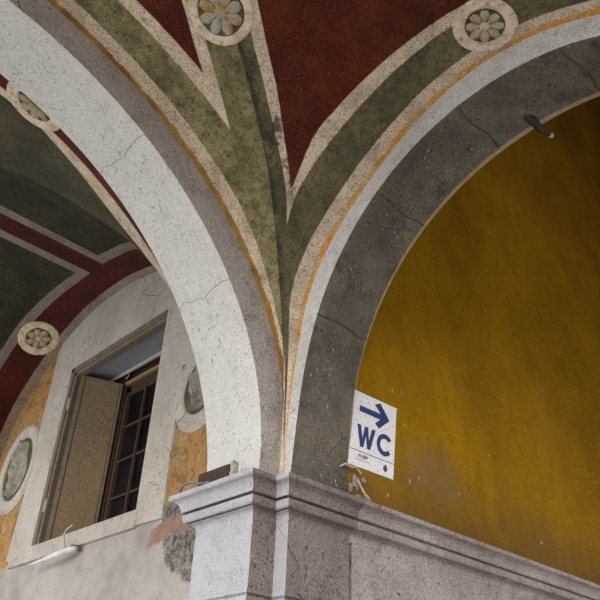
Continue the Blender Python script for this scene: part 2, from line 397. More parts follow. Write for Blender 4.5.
# soffit as a slab 3 cm thick
V, F = mk_soffit(); o = part('soffit', V, F, M['white'], arch_a, smooth=True)
def ring_face(f_in, f_out, y, mat, name, par, flip=False):
    V = []; F = []
    for i in range(NS):
        th = th_at(i, NS); a = arch1(f_in, th); b = arch1(f_out, th)
        for j in range(4):
            f = j/3; V.append((a[0]+(b[0]-a[0])*f, y, a[1]+(b[1]-a[1])*f))
    for i in range(NS-1):
        for j in range(3): k = i*4+j; F.append((k, k+4, k+5, k+1))
    return part(name, V, F, mat, par)
ring_face(IN1F, EX1, 0, M['greyface'], 'outer_face', arch_a)
def out1(co, th, d):
    x, z = arch1(co, th); return x+d*math.cos(th), z+d*math.sin(th)
# far face, seen edge-on from below
V = []; F = []
for i in range(NS):
    th = th_at(i, NS); a = arch1(IN1B, th); b = out1(IN1B, th, .20); V += [(a[0], A_T, a[1]), (b[0], A_T, b[1])]
for i in range(NS-1): F.append((2*i, 2*i+2, 2*i+3, 2*i+1))
part('inner_face', V, F, M['white'], arch_a)
# masonry core over the arch, closing it up to the roof
V = []; F = []
for i in range(NS):
    th = th_at(i, NS); a = out1(EX1, th, -.02)
    V += [(a[0], .012, a[1]), (a[0], A_T-.012, a[1]), (a[0], .012, 2.9), (a[0], A_T-.012, 2.9)]
for i in range(NS-1):
    k = 4*i; F += [(k, k+4, k+5, k+1), (k, k+2, k+6, k+4), (k+1, k+5, k+7, k+3), (k+2, k+3, k+7, k+6)]
part('masonry', V, F, M['greyface'], arch_a)
# mortar joints across the soffit
def joint(th0, w=.0019):
    V = []
    for j in range(9):
        f = j/8; th = th0+.006*math.sin(f*9)+.004*math.sin(f*23)
        x0, z0 = arch1(IN1F, th); x1, z1 = arch1(IN1B, th)
        x = x0+(x1-x0)*f; z = z0+(z1-z0)*f
        V.append((x-.001*math.cos(th), A_T*f, z-.001*math.sin(th)))
    return tube(V, [w*(.6+.5*abs(math.sin(k*1.7))) for k in range(9)], 5)
M['joint'] = simple('grey_mortar', (.46, .42, .36), .95, .2)
for thd in (54.5, 29.5):
    V, F = joint(math.radians(thd)); part('mortar_joint', V, F, M['joint'], arch_a)

# ------------------------------------------------------------------ arch 2 (sooty soffit, thin white face)
X2 = B_O+T2
arch_b = empty('stone_arch', (B_O+T2/2, -1.34, Z0))
props(arch_b, 'sooty dark stone arch with thin white outer face, framing the ochre wall', 'arch')
def a2pt(th, f):
    a = arch2(IN2F, th); b = arch2(IN2B, th)
    y = a[0]+(b[0]-a[0])*f; z = a[1]+(b[1]-a[1])*f
    return (B_O+T2*f, y, z)
def soffit2(f0, f1, nv, ext=0):
    V = []; F = []
    hs = [(-1, .037)]+[(th_at(i, NS), None) for i in range(NS)]+[(-2, .037)]
    for th, z in hs:
        for j in range(nv):
            f = f0+(f1-f0)*j/(nv-1)
            if ext and th < 0: f = 1+(f-1)*.18
            if th == -1: p = a2pt(0, f); p = (p[0], p[1], z)
            elif th == -2: p = a2pt(PI, f); p = (p[0], p[1], z)
            else:
                w = min(max((th-.5)/1.0, 0), 1); p = a2pt(th, f if not ext else 1+(f-1)*(.18+.82*w))
            V.append(p)
    for i in range(len(hs)-1):
        for j in range(nv-1): k = i*nv+j; F.append((k, k+nv, k+nv+1, k+1))
    return V, F
V, F = soffit2(0, 1, 5); part('soffit', V, F, M['soot'], arch_b, smooth=True)
V, F = soffit2(1.0, 1.075, 3, 1); part('edge_band', V, F, M['tan'], arch_b, smooth=True)
def ang_ex2(th):      # extrados point on the ray at angle th
    ys = ex2[:, 0]+1.34; zs = ex2[:, 1]-.1; an = np.unwrap(np.arctan2(zs, ys)); r = np.hypot(ys, zs)
    R = float(np.interp(th, an, r)); return -1.34+R*math.cos(th), .1+R*math.sin(th)
V = [(B_O, a2pt(0, 0)[1], .037), (B_O, ex2f(0)[0], .037)]; F = []
for i in range(NS):
    th = th_at(i, NS); p = a2pt(th, 0); q = ang_ex2(th); V += [p, (B_O, q[0], q[1])]
for i in range(len(V)//2-1): F.append((2*i, 2*i+2, 2*i+3, 2*i+1))
n, c = weathered('limewash_edge', (.82, .81, .79), (.66, .64, .61), (.22, .19, .17), crack=.3, spots=.8, bump=.4, dirt_amt=.4)
M['limewash'] = n.done(c)
part('outer_face', V, F, M['limewash'], arch_b)
V = []; F = []
for i in range(NS):
    th = th_at(i, NS); q = ang_ex2(th); y, z = -1.34+(q[0]+1.34)*.985, .1+(q[1]-.1)*.985
    V += [(B_O+.012, y, z), (X2+.028, y, z), (B_O+.012, y, 7.35), (X2+.028, y, 7.35)]
for i in range(NS-1):
    k = 4*i; F += [(k, k+4, k+5, k+1), (k, k+2, k+6, k+4), (k+1, k+5, k+7, k+3), (k+2, k+3, k+7, k+6)]
part('masonry', V, F, M['soot'], arch_b)
part('corner_fillet', *boxv(B_O+.001, B_O+.03, -.042, -.001, ZC, .50), M['ring'], arch_b)
for thd in (36, 63, 84, 104):
    V = []
    for j in range(9):
        f = j/8; p = a2pt(math.radians(thd)+.006*math.sin(f*8+thd), f); V.append((p[0], p[1], p[2]-.001))
    V, F = tube(V, [.0055*(.5+.6*abs(math.sin(k*2.1+thd))) for k in range(9)], 5)
    part('mortar_joint', V, F, M['pit'], arch_b)

# ------------------------------------------------------------------ vault of the near bay
G1 = smooth_path([(.146, -.004, .04), (.145, -.006, .30), (.138, -.012, .55), (.08, -.045, .76), (.0, -.098, .97), (-.12, -.18, 1.20), (-.242, -.265, 1.39), (-.35, -.335, 1.52), (-.464, -.40, 1.63), (-.586, -.47, 1.72), (-.709, -.545, 1.79), (-.82, -.61, 1.845), (-.942, -.685, 1.90), (-1.4, -1.0, 2.03), (-2, -1.38, 2.10)], 200, 12)
CX, CY = -2., -1.38
def gx(x):
    xm = x if x > CX else 2*CX-x
    xs = G1[::-1, 0]; return float(np.interp(xm, xs, G1[::-1, 1])), float(np.interp(xm, xs, G1[::-1, 2]))
def gy(y):
    ym = y if y > CY else 2*CY-y
    ys = G1[::-1, 1]; return float(np.interp(ym, ys, G1[::-1, 0])), float(np.interp(ym, ys, G1[::-1, 2]))
def web(name, ends, nu, nv, mat, mirror=None, par=None, sag=.0):
    """ends(u)->(arch point, groin point); stores distances from arch and groin in uv map 'edge'"""
    V = []; F = []; ed = []; rn = []; s = 0; prev = None
    for i in range(nu):
        a, g = ends(i/(nu-1)); a = Vector(a); g = Vector(g)
        if prev is not None: s += (a-prev).length
        prev = a; L = (g-a).length
        for j in range(nv):
            f = j/(nv-1); p = a.lerp(g, f); p.z += sag*4*f*(1-f)*L
            if mirror: p = mirror(p)
            V.append(p); ed.append((L*f, L*(1-f))); rn.append((s, f))
    for i in range(nu-1):
        for j in range(nv-1): k = i*nv+j; F.append((k, k+nv, k+nv+1, k+1))
    return part(name, V, F, mat, par, smooth=True, uvs={'edge': ed, 'run': rn})
ceil_a = props(empty('ceiling', (0, 0, 0)), 'painted groin vault of the near bay, red panels framed in green and cream', None, None, 'structure')
def endsL(u):
    x, z = arch1(EX1, PI*u); y, zg = gx(min(x, .146)); return (x, 0, z), (min(x, .1455) if x > .1455 else x, y, max(zg, z) if x < .13 else z)
def endsR(u):
    y, z = ex2f(u); xg, zg = gy(y)
    if y > -.03: xg = min(xg, B_O)
    return (B_O, y, z), (min(xg, B_O-.001), y, max(zg, z))
web('vault_web', endsL, 260, 40, M['web_left'], par=ceil_a)
web('vault_web', endsR, 260, 60, M['web_right'], par=ceil_a)
web('vault_web', endsL, 120, 20, M['web_left'], lambda p: Vector((p.x, 2*CY-p.y, p.z)), ceil_a)
web('vault_web', endsR, 120, 20, M['web_right'], lambda p: Vector((2*CX-p.x, p.y, p.z)), ceil_a)

# ------------------------------------------------------------------ vault of the far bay (beyond the white arch)
G2 = smooth_path([(XW, .425, .04), (.10, .43, .35), (.0, .49, .82), (-.15, .61, 1.18), (-.30, .735, 1.435), (-.43, .83, 1.595), (-.56, .925, 1.71), (-.78, 1.085, 1.875), (-.95, 1.205, 1.98), (-1.17, 1.36, 2.08), (-1.6, 1.7, 2.19), (-2, 2.03, 2.23)], 200, 12)
DY = 2.03
def g2x(x):
    xm = x if x > CX else 2*CX-x; xs = G2[::-1, 0]
    return float(np.interp(xm, xs, G2[::-1, 1])), float(np.interp(xm, xs, G2[::-1, 2]))
def g2y(y):
    ym = y if y < DY else 2*DY-y
    return float(np.interp(ym, G2[:, 1], G2[:, 0])), float(np.interp(ym, G2[:, 1], G2[:, 2]))
LP = smooth_path([(.44, .04), (.45, .4), (.485, .8), (.55, 1.1), (.68, 1.40), (.88, 1.67), (1.15, 1.86), (1.41, 1.955), (1.8, 2.035), (2.33, 2.03), (2.77, 1.90), (2.97, 1.77), (3.27, 1.56), (3.40, 1.43), (3.545, 1.09), (3.60, .8), (3.63, .4), (3.64, .04)], 200, 25)
_an = np.arctan2(LP[:, 1]-.04, LP[:, 0]-DY); _rr = np.hypot(LP[:, 1]-.04, LP[:, 0]-DY)
def lun(th):       # (y, z) of the lunette on the window wall
    r = float(np.interp(th, _an[::-1], _rr[::-1])); return DY+r*math.cos(th), .04+r*math.sin(th)
ceil_b = props(empty('ceiling', (0, 0, 0)), 'painted groin vault of the far bay, dark green panels between red and cream bands', None, None, 'structure')
def endsP(u):
    x, z = out1(IN1B, PI*u, .03); y, zg = g2x(min(x, XW)); return (x, A_T, z), (x, max(y, A_T+.002), max(zg, z))
def endsQ(u):
    y, z = lun(PI*(1-u)); xg, zg = g2y(y); return (XW, y, z), (min(xg, XW-.002), y, max(zg, z))
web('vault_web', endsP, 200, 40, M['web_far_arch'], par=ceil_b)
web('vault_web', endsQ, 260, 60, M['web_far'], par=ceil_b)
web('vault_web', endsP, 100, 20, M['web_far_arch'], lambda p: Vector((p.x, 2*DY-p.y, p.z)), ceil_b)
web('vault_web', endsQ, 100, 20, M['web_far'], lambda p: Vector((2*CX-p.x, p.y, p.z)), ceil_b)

# ------------------------------------------------------------------ corner pier with capital
PL = [(0, A_T), (0, 0), (B_O, 0), (B_O, -C_O), (X2, -C_O)]           # plan outline of the visible faces
def off_path(p, extra_x=None):
    """plan outline pushed outward by p (mitred)"""
    return [(X2, A_T-.001), (XW-.004, A_T-.001), (XW-.004, A_T+p), (-p, A_T+p), (-p, -p), (B_O-p, -p), (B_O-p, -C_O-p), (X2+.012, -C_O-p)]
def sweep(profile, path_fn):
    V = []; F = []; m = len(path_fn(0))
    for p, z in profile: V += [(x, y, z) for x, y in path_fn(p)]
    for i in range(len(profile)-1):
        for j in range(m-1): k = i*m+j; F.append((k, k+1, k+m+1, k+m))
    F.append(tuple(range(m))); F.append(tuple(reversed(range((len(profile)-1)*m, len(profile)*m))))
    for i in range(len(profile)-1): F.append((i*m, (i+1)*m, (i+1)*m+m-1, i*m+m-1))
    return V, F
def cav(p0, z0, p1, z1, n=6, bulge=1):
    """quarter curve from (p0,z0) to (p1,z1)"""
    out = []
    for i in range(n+1):
        t = i/n*PI/2
        if bulge > 0: out.append((p0+(p1-p0)*math.sin(t), z0+(z1-z0)*(1-math.cos(t))))
        else: out.append((p0+(p1-p0)*(1-math.cos(t)), z0+(z1-z0)*math.sin(t)))
    return out
PROF = [(.108, ZC), (.110, .018)] + cav(.104, .012, .062, -.038, 6, 1) + [(.060, -.044), (.036, -.046), (.036, -.055), (.054, -.057)] + cav(.054, -.058, .040, -.092, 5, -1) + [(.022, -.094), (.022, -.101)] + cav(.028, -.102, .0, -.135, 5, 1) + [(0, -.15)]
pier = empty('corner_pier', (B_O, .15, ZF))
props(pier, 'pale stone corner pier with moulded capital at bottom centre, carrying both arches', 'pillar')
V, F = sweep([(0, -.15), (0, -.435)]+[(0.0, -.436), (.012, -.438), (.018, -.446), (.018, -.458), (.006, -.464), (.004, -.470), (.022, -.474), (.026, -.49), (.026, -.51), (.0, -.52), (0, ZF)], off_path)
part('shaft', V, F, M['pier'], pier, bevel=.004)
pshaft = bpy.data.objects[[o.name for o in pier.children if o.name.startswith('shaft')][0]]
V, F = sweep(PROF, off_path)
pcap = part('capital', V, F, M['pier'], pier, bevel=.002)
for o in (pshaft, pcap):                       # faces turned to the arcade take the paler stone colour, the others the darker
    o.data.materials.append(M['palestone'])
    for p in o.data.polygons:
        if p.normal.x < -.15 and abs(p.normal.y) < .2: p.material_index = 1

# cornice and wall to the right of the pier (the wall under it is set back 1.5 cm)
XE = 11.9
def d_path(p): return [(X2+.014, A_T), (X2+.014, -C_O-p), (XE, -C_O-p), (XE, A_T)]
V, F = sweep(PROF, d_path)
o = mobj('trim_1', V, F, M['cornice'], bevel=.002); props(o, 'long moulded stone cornice running right from the capital below the ochre wall', None, None, 'structure')
V, F = boxv(X2+.014, XE, -C_O+.0, A_T-.02, ZF, -.148); V = [(x+(.022 if x < 1 else 0), y, z) for x, y, z in V]; v2, f2 = boxv(X2+.0125, X2+.04, -C_O+.022, A_T-.02, ZF, -.148); V, F = join((V, F), (v2, f2))
props(mobj('wall_lower', V, F, M['cornice']), 'rough grey stone wall below the cornice', None, None, 'structure')
# vertical rounded margin left of each panel
# ochre wall
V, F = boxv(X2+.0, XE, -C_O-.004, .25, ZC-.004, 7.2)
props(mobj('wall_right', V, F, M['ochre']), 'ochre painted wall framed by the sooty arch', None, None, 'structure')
props(mobj('wall_shade_front', *boxv(X2+.05, XE, -3.3, -3.1, 2.0, 7.2), M['tan']), 'unseen wall added over the gallery opening to shade the ochre wall', None, None, 'structure')  # added out of view; its lower edge limits sky light on the ochre
props(mobj('wall_end', *boxv(XE, XE+.2, -3.3, .25, ZF, 7.2), M['tan']), 'unseen end wall added to close off the gallery and its light', None, None, 'structure')  # added beyond the view, closes the gallery and cuts light from the right
# unseen flat slab added over the ochre gallery and outer return, blocking sky light
V, F = boxv(X2, XE, -6.2, .25, 7.2, 7.35); props(mobj('ceiling', V, F, M['tan']), 'plain unseen slab added over the right-hand gallery to keep out sky light', None, None, 'structure')

# ------------------------------------------------------------------ window wall with opening
WY0, WY1, WZ0, WZ1 = 1.185, 2.485, .15, 1.515
YE = 6.0
def rect_hole(x, y0, y1, z0, z1, hy0, hy1, hz0, hz1):
    V = [(x, y0, z0), (x, y1, z0), (x, y1, z1), (x, y0, z1), (x, hy0, hz0), (x, hy1, hz0), (x, hy1, hz1), (x, hy0, hz1)]
    return V, [(0, 1, 5, 4), (1, 2, 6, 5), (2, 3, 7, 6), (3, 0, 4, 7)]
a, b = rect_hole(XW, A_T+.001, YE, ZF, 2.6, WY0, WY1, WZ0, WZ1)
a2, b2 = rect_hole(XW+.40, A_T+.001, YE, ZF, 2.6, WY0, WY1, WZ0, WZ1)
V = a+a2; F = b+[tuple(i+8 for i in reversed(f)) for f in b2]
F += [(4, 5, 13, 12), (5, 6, 14, 13), (6, 7, 15, 14), (7, 4, 12, 15), (0, 1, 9, 8), (1, 2, 10, 9), (2, 3, 11, 10), (3, 0, 8, 11)]
props(mobj('wall_left', V, F, M['window_wall']), 'plastered window wall, white below and orange beside the window', None, None, 'structure')
# raised white surround following the lunette above the window
def surround():
    outer = []
    yL, yR = 2.84, .905
    outer += [(yR, .05), (yR, .985), (.50, .985)]
    for i in range(60):
        th = PI*(1-i/59); y, z = lun(th)
        if .50 < y < yL: outer.append((y, z-.004))
    outer += [(yL, 1.80), (yL, 1.3), (2.83, .6), (2.86, .10)]
    return outer
SO = surround()
bm = bmesh.new()
def ring(bm, pts, x): return [bm.verts.new((x, y, z)) for y, z in pts]
X_S = XW-.014
ins = [(WY0, WZ0), (WY1, WZ0), (WY1, WZ1), (WY0, WZ1)]
for side in (0,):
    vo = ring(bm, SO, X_S); vi = ring(bm, ins, X_S)
    eo = [bm.edges.new((vo[i], vo[(i+1) % len(vo)])) for i in range(len(vo))]
    ei = [bm.edges.new((vi[i], vi[(i+1) % 4])) for i in range(4)]
    bmesh.ops.triangle_fill(bm, use_beauty=True, use_dissolve=False, edges=eo+ei)
    for ed in list(eo)+list(ei):
        r = bmesh.ops.extrude_edge_only(bm, edges=[ed]); vs = [g for g in r['geom'] if isinstance(g, bmesh.types.BMVert)]
        for v in vs: v.co.x = XW
bmesh.ops.remove_doubles(bm, verts=bm.verts, dist=1e-5); bmesh.ops.recalc_face_normals(bm, faces=bm.faces)
me = bpy.data.meshes.new('trim_2'); bm.to_mesh(me); bm.free(); me.materials.append(M['surround'])
o = bpy.data.objects.new('trim_2', me); COL.objects.link(o); props(o, 'raised white plaster surround of the window reaching up to the vault', None, None, 'structure')
# sill band
V, F = boxv(XW-.022, XW+.30, 1.165, 2.80, .045, .15)
V = [(x, y, z-(.0 if x > XW else .0)) for x, y, z in V]
props(mobj('trim_3', V, F, M['surround'], bevel=.006), 'worn white plaster sill under the window', None, None, 'structure')

win = empty('window_1', (XW, (WY0+WY1)/2, WZ0)); props(win, 'deep-set window with open speckled shutter and rusty grille', None, None, 'structure')
XF = XW-.004
fr = join(boxv(XF-.016, XF+.02, 2.435, 2.485, WZ0, WZ1), boxv(XF-.016, XF+.02, WY0, 2.485, WZ1-.045, WZ1),
          boxv(XF-.004, XF+.05, 2.405, 2.44, WZ0, WZ1-.045), boxv(XF-.004, XF+.05, WY0, 2.44, WZ1-.075, WZ1-.04))
part('frame', *fr, M['wood'], win, bevel=.005)
part('soffit_board', *boxv(XF+.05, .385, WY0, WY1, WZ1-.03, WZ1-.005), M['greyboard'], win)
part('soffit_batten', *boxv(.372, .392, WY0, WY1, WZ1-.05, WZ1-.03), M['whitemetal'], win, bevel=.003)
# shutter standing ajar on the left jamb, swung inwards
H0 = Vector((.150, 2.405)); H1 = Vector((.412, 2.20)); dd = (H1-H0).normalized(); nn = Vector((dd.y, -dd.x)); Wd = (H1-H0).length
def sh(u, w, z): q = H0+dd*u+nn*w; return (q.x, q.y, z-(.055*u/Wd if z > .8 else 0))
def shbox(u0, u1, w0, w1, z0, z1):
    v, f = boxv(u0, u1, w0, w1, z0, z1); return [sh(*p) for p in v], f
zb, zt = .155, 1.455
sp = part('shutter', *join(shbox(0, .035, -.018, .018, zb, zt), shbox(Wd-.02, Wd, -.018, .018, zb, zt), shbox(.035, Wd-.02, -.018, .018, zt-.02, zt), shbox(.035, Wd-.02, -.018, .018, zb, zb+.04)), M['wood'], win, bevel=.004)
part('shutter_panel', *shbox(.03, Wd-.025, -.010, .010, zb+.02, zt-.015), M['shutter'], sp)
for z in (.42, 1.20):
    part('hinge', *tube([(XF-.006, 2.425, z-.045), (XF-.006, 2.425, z+.045)], .010, 10), M['hinge'], win)
V, F = tube([(.40, 2.17-.01*k, 1.45-.03*math.sin(k*.6)+.006*k) for k in range(6)], .004); part('latch_wire', V, F, M['hinge'], win)
# sash and grille
XG = .42
part('sash', *join(boxv(XG+.01, XG+.05, 2.10, 2.17, .12, 1.37), boxv(XG+.01, XG+.05, WY0+.0, 2.17, 1.30, 1.375), boxv(XG+.01, XG+.05, WY0, 2.17, .12, .20)), M['darkwood'], win, bevel=.004)
part('sash_head', *boxv(XG-.01, XG+.05, WY0, 2.17, 1.385, 1.415), M['litwood'], win, bevel=.003)
part('jamb_post', *boxv(XG+.0, XG+.06, 2.17, 2.485, WZ0, WZ1), M['darkwood'], win)
part('head_board', *boxv(XG+.03, XG+.07, WY0, 2.485, 1.41, 1.52), M['darkwood'], win)
ys = [2.115, 1.875, 1.64, 1.41, 1.20]; zs = [1.29, 1.02, .755, .48, .21]
part('mullion', *join(*[boxv(XG-.005, XG+.02, y-.009, y+.009, .15, 1.31) for y in ys]), M['rust'], win, bevel=.003)
part('transom', *join(*[boxv(XG+.002, XG+.024, WY0, 2.12, z-.009, z+.009) for z in zs]), M['rust'], win, bevel=.003)
for i in range(4):
    for j in range(4):
        part('pane', *boxv(XG+.024, XG+.030, ys[i+1]+.011, ys[i]-.011, zs[j+1]+.010, zs[j]-.010), M['glass'], win)

V, F = boxv(XG+.055, XG+.075, WY0-.2, WY1+.2, 0, 1.7); part('dark_room_backing', V, F, M['darkwood'], win)  # dark sheet standing in for the unlit room behind the panes
# ------------------------------------------------------------------ relief medallions on the orange wall
def disc(c, n, up, r0, r1, d0, d1, seg=64, sy=1.):
    """flat or conical ring around centre c with normal n: radii r0..r1 and heights d0..d1"""
    n = Vector(n).normalized(); up = Vector(up); up = (up-n*up.dot(n)).normalized(); rt = up.cross(n)
    c = Vector(c); V = []; F = []
    for k in range(seg):
        a = 2*PI*k/seg; e = rt*math.cos(a)*sy+up*math.sin(a)
        V += [c+e*r0+n*d0, c+e*r1+n*d1]
    for k in range(seg):
        j = (k+1) % seg; F.append((2*k, 2*k+1, 2*j+1, 2*j))
    return V, F
def ringsolid(c, n, up, prof, sy=1., cap=True, seg=64, back=True):
    n = Vector(n).normalized(); up = Vector(up); up = (up-n*up.dot(n)).normalized(); rt = up.cross(n)
    c = Vector(c); V = []; F = []; m = len(prof)
    for k in range(seg):
        a = 2*PI*k/seg; e = rt*math.cos(a)*sy+up*math.sin(a)
        for r, d in prof: V.append(c+e*r+n*d)
    for k in range(seg):
        j = (k+1) % seg
        for i in range(m-1): F.append((k*m+i, k*m+i+1, j*m+i+1, j*m+i))
    if cap: F.append(tuple(k*m for k in range(seg)))
    if back: F.append(tuple(k*m+m-1 for k in range(seg)))
    return V, F
def medallion(cy, cz, ri, ro, label, seed):
    e = empty('relief_medallion', (XW, cy, cz)); props(e, label, 'medallion', 'relief medallions on the window wall')
    N = (-1, 0, 0); U = (0, 0, 1)
    part('rim', *ringsolid((XW, cy, cz), N, U, [(ri, .004), (ri+.012, .016), (ro-.02, .018), (ro, .006), (ro, -.0005)], sy=.9, cap=False, back=False), M['surround'], e, smooth=False)
    part('dark_field', *ringsolid((XW, cy, cz), N, U, [(.001, .003), (ri+.004, .005), (ri+.004, -.0005)], sy=.9), M['pit'], e)  # dark disc gives the inner shadow around the figure as colour
    rnd = random.Random(seed)
    # modelled figure: overlapping lumpy folds in low relief
    nu, nv = 46, 46; V = []; F = []
    for i in range(nu):
        for j in range(nv):
            u = i/(nu-1)*2-1; v = j/(nv-1)*2-1
            k = math.sqrt(max(0, 1-v*v)); y = cy+u*k*ri*.62+.02*math.sin(v*4); z = cz+v*ri*.90
            h = .05*(max(0, 1-abs(u)**3))*(.55+.45*math.cos(u*9+v*5+seed))*(.7+.3*math.sin(v*14+u*3))
            V.append((XW-.006-max(h, 0), y, z))
    for i in range(nu-1):
        for j in range(nv-1): k = i*nv+j; F.append((k, k+1, k+nv+1, k+nv))
    part('figure', V, F, M['relief'], e, smooth=True)
medallion(3.10, .85, .255, .36, 'large round relief medallion on the orange wall, left of the window', 1)
medallion(.70, .785, .175, .285, 'round relief medallion half hidden between the window and the white arch', 5)

# ------------------------------------------------------------------ rosettes on the vaults
from mathutils.bvhtree import BVHTree
bpy.context.view_layer.update()
webs = [o for o in bpy.data.objects if o.name.startswith('vault_web')]
def bvh(objs):
    V = []; F = []
    for o in objs:
        k = len(V); mw = o.matrix_world; V += [mw @ v.co for v in o.data.vertices]; F += [tuple(i+k for i in p.vertices) for p in o.data.polygons]
    return BVHTree.FromPolygons(V, F)
BV = bvh(webs)
def rosette(c, up, ri, ro, petals, pm, label, into, sy=1., ymin=None):
    loc, nor, _, _ = BV.find_nearest(Vector(c))
    n = nor.normalized()
    if n.dot(Vector(into)-loc) < 0: n = -n
    e = empty('rosette', loc); props(e, label, 'rosette', 'flower rosettes painted on the vaults')
    upv = Vector(up); upv = (upv-n*upv.dot(n)).normalized(); rt = upv.cross(n)
    def drape(V, lift=0):
        out = []
        for v in V:
            v = Vector(v); d = (v-loc).dot(n); base = v-n*d
            hit = BV.ray_cast(base+n*.4, -n, .9)
            q = hit[0] if hit[0] is not None else base
            out.append(q+n*(d+lift))
        return out
    def dr(vf):
        vs = drape(vf[0], .003)
        if ymin is not None: vs = [Vector((v.x, max(v.y, ymin), v.z)) for v in vs]
        return vs, vf[1]
    def rings(rs, hs):
        seg = 72; V = []; F = []; m = len(rs)
        for k in range(seg):
            a = 2*PI*k/seg; eo = rt*math.cos(a)*sy+upv*math.sin(a)
            for r, h in zip(rs, hs): V.append(loc+eo*r+n*h)
        for k in range(seg):
            j = (k+1) % seg
            for i in range(m-1): F.append((k*m+i, k*m+i+1, j*m+i+1, j*m+i))
        return V, F
    K = 8
    part('rim', *dr(rings([ri+(ro-ri)*i/K for i in range(K+1)], [.001]+[.006]*(K-1)+[-.002])), M['ring'], e, smooth=True)
    part('dark_ground', *dr(rings([ri*1.03*i/6+.0005 for i in range(7)], [.001]*7)), M['pit'], e, smooth=True)
    for p in range(petals):
        a0 = 2*PI*p/petals+.2; V = []; F = []
        for i in range(9):
            for j in range(7):
                u = i/8; w = j/6*2-1
                r = ri*(.20+.74*u); wd = PI/petals*.98*math.sin(PI*min(1, .18+.72*u))**.6
                a = a0+w*wd*(1 if u < .85 else .82); eo = rt*math.cos(a)*sy+upv*math.sin(a)
                V.append(loc+eo*r+n*(.006+.010*(1-w*w)*math.sin(PI*(.1+.8*u))))
        for i in range(8):
            for j in range(6): k = i*7+j; F.append((k, k+7, k+8, k+1))
        part('petal', *dr((V, F)), pm, e, smooth=True)
    V, F = rings([.0005, ri*.14, ri*.24, ri*.27], [.022, .020, .012, .004]); part('heart', *dr((V, F)), M['ring'] if pm == M['petal'] else M['petal'], e, smooth=True)
    return e
ROS = []   # filled in below
EYE = (-2.0675, -2.5222, -1.0927)
rosette((-.944, -.643, 1.894), (.6, .4, -.2), .112, .158, 8, M['petal_y'], 'yellow and cream flower rosette high on the groin above the green strip', EYE)
rosette((-.028, -1.478, 1.885), (1, 0, 0), .092, .150, 8, M['petal'], 'pale cream flower rosette on the green band over the sooty arch', EYE)
rosette((-.089, 2.857, 1.866), (1, 0, 0), .100, .165, 7, M['petal'], 'cream flower rosette on the dark red band above the window', EYE)
rosette((-1.31, .472, 1.84), (0, 1, 0), .100, .168, 7, M['petal_y'], 'flower rosette half hidden behind the edge of the white arch', EYE, ymin=A_T+.004)
rosette((-1.15, 1.98, 2.13), (1, 0, 0), .100, .175, 7, M['petal'], 'flower rosette at the left edge, ending the red crown band', EYE)

# ------------------------------------------------------------------ WC sign
SB = Vector((.525, 0, .240)); SU = Vector((.350, 0, .008)); SV = Vector((.050, 0, .431)); YS = -C_O-.008
def sg(u, v, d=0.): p = SB+SU*u+SV*v; return (p.x, YS-d, p.z)
sign = empty('wc_sign', sg(.5, .5)); props(sign, 'white enamel toilet sign with navy arrow and letters WC, beside the dark arch', 'sign')
def sprism(pts, d0, d1):
    V = [sg(u, v, d0) for u, v in pts]+[sg(u, v, d1) for u, v in pts]; m = len(pts)
    return V, [tuple(range(m)), tuple(range(2*m-1, m-1, -1))]+[(i, (i+1) % m, m+(i+1) % m, m+i) for i in range(m)]
def flat(name, pts, mat, d=.0012, par=None):
    """filled outline (may be concave) with a little thickness"""
    bm = bmesh.new(); vs = [bm.verts.new(sg(u, v, d)) for u, v in pts]; es = [bm.edges.new((vs[i], vs[(i+1) % len(vs)])) for i in range(len(vs))]
    bmesh.ops.triangle_fill(bm, edges=es, use_beauty=True)
    bm.verts.index_update(); V = [v.co.copy() for v in bm.verts]; F = [tuple(v.index for v in f.verts) for f in bm.faces]; bm.free()
    return part(name, V, F, mat, par or sign)
part('panel', *sprism([(0, 0), (1, 0), (1, 1), (0, 1)], -.006, 0), M['signwhite'], sign)
flat('arrow', [(.14, .735), (.62, .735), (.505, .655), (.60, .60), (.84, .77), (.60, .965), (.475, .915), (.62, .815), (.14, .815)], M['blue'])
def W():
    x0, x1, y0, y1 = .115, .53, .265, .555; t = .082; w = x1-x0
    top = [(x0, y1), (x0+t, y1), (x0+.135, y0+.115), (x0+w/2-.038, y1), (x0+w/2+.038, y1), (x1-.135, y0+.115), (x1-t, y1), (x1, y1), (x1-.095, y0), (x1-.165, y0), (x0+w/2, y1-.125), (x0+.165, y0), (x0+.095, y0)]
    return top
flat('letter_w', W(), M['blue'])
def Cl():
    cx, cy, rx, ry = .755, .41, .185, .150; ix, iy = .105, .085; o = []
    for i in range(25): a = math.radians(38+284*i/24); o.append((cx+rx*math.cos(a), cy+ry*math.sin(a)))
    for i in range(25): a = math.radians(322-284*i/24); o.append((cx+ix*math.cos(a), cy+iy*math.sin(a)))
    return o
flat('letter_c', Cl(), M['blue'])
flat('divider', [(.01, .198), (.99, .198), (.99, .207), (.01, .207)], M['blue'])
for k, m in enumerate(('signgrey', 'signyellow', 'signorange', 'blue', 'signgrey')):
    x = .17+.045*k; flat('logo_stroke', [(x, .125), (x+.035, .125), (x+.06, .165), (x+.03, .175)], M[m])
for k in range(9):
    x = .13+.034*k; flat('small_print', [(x, .088), (x+.022, .088), (x+.022, .102), (x, .102)], M['signgrey'])
flat('crest', [(.80, .055), (.845, .08), (.845, .125), (.825, .135), (.80, .165), (.775, .135), (.755, .125), (.755, .08)], M['crest'])

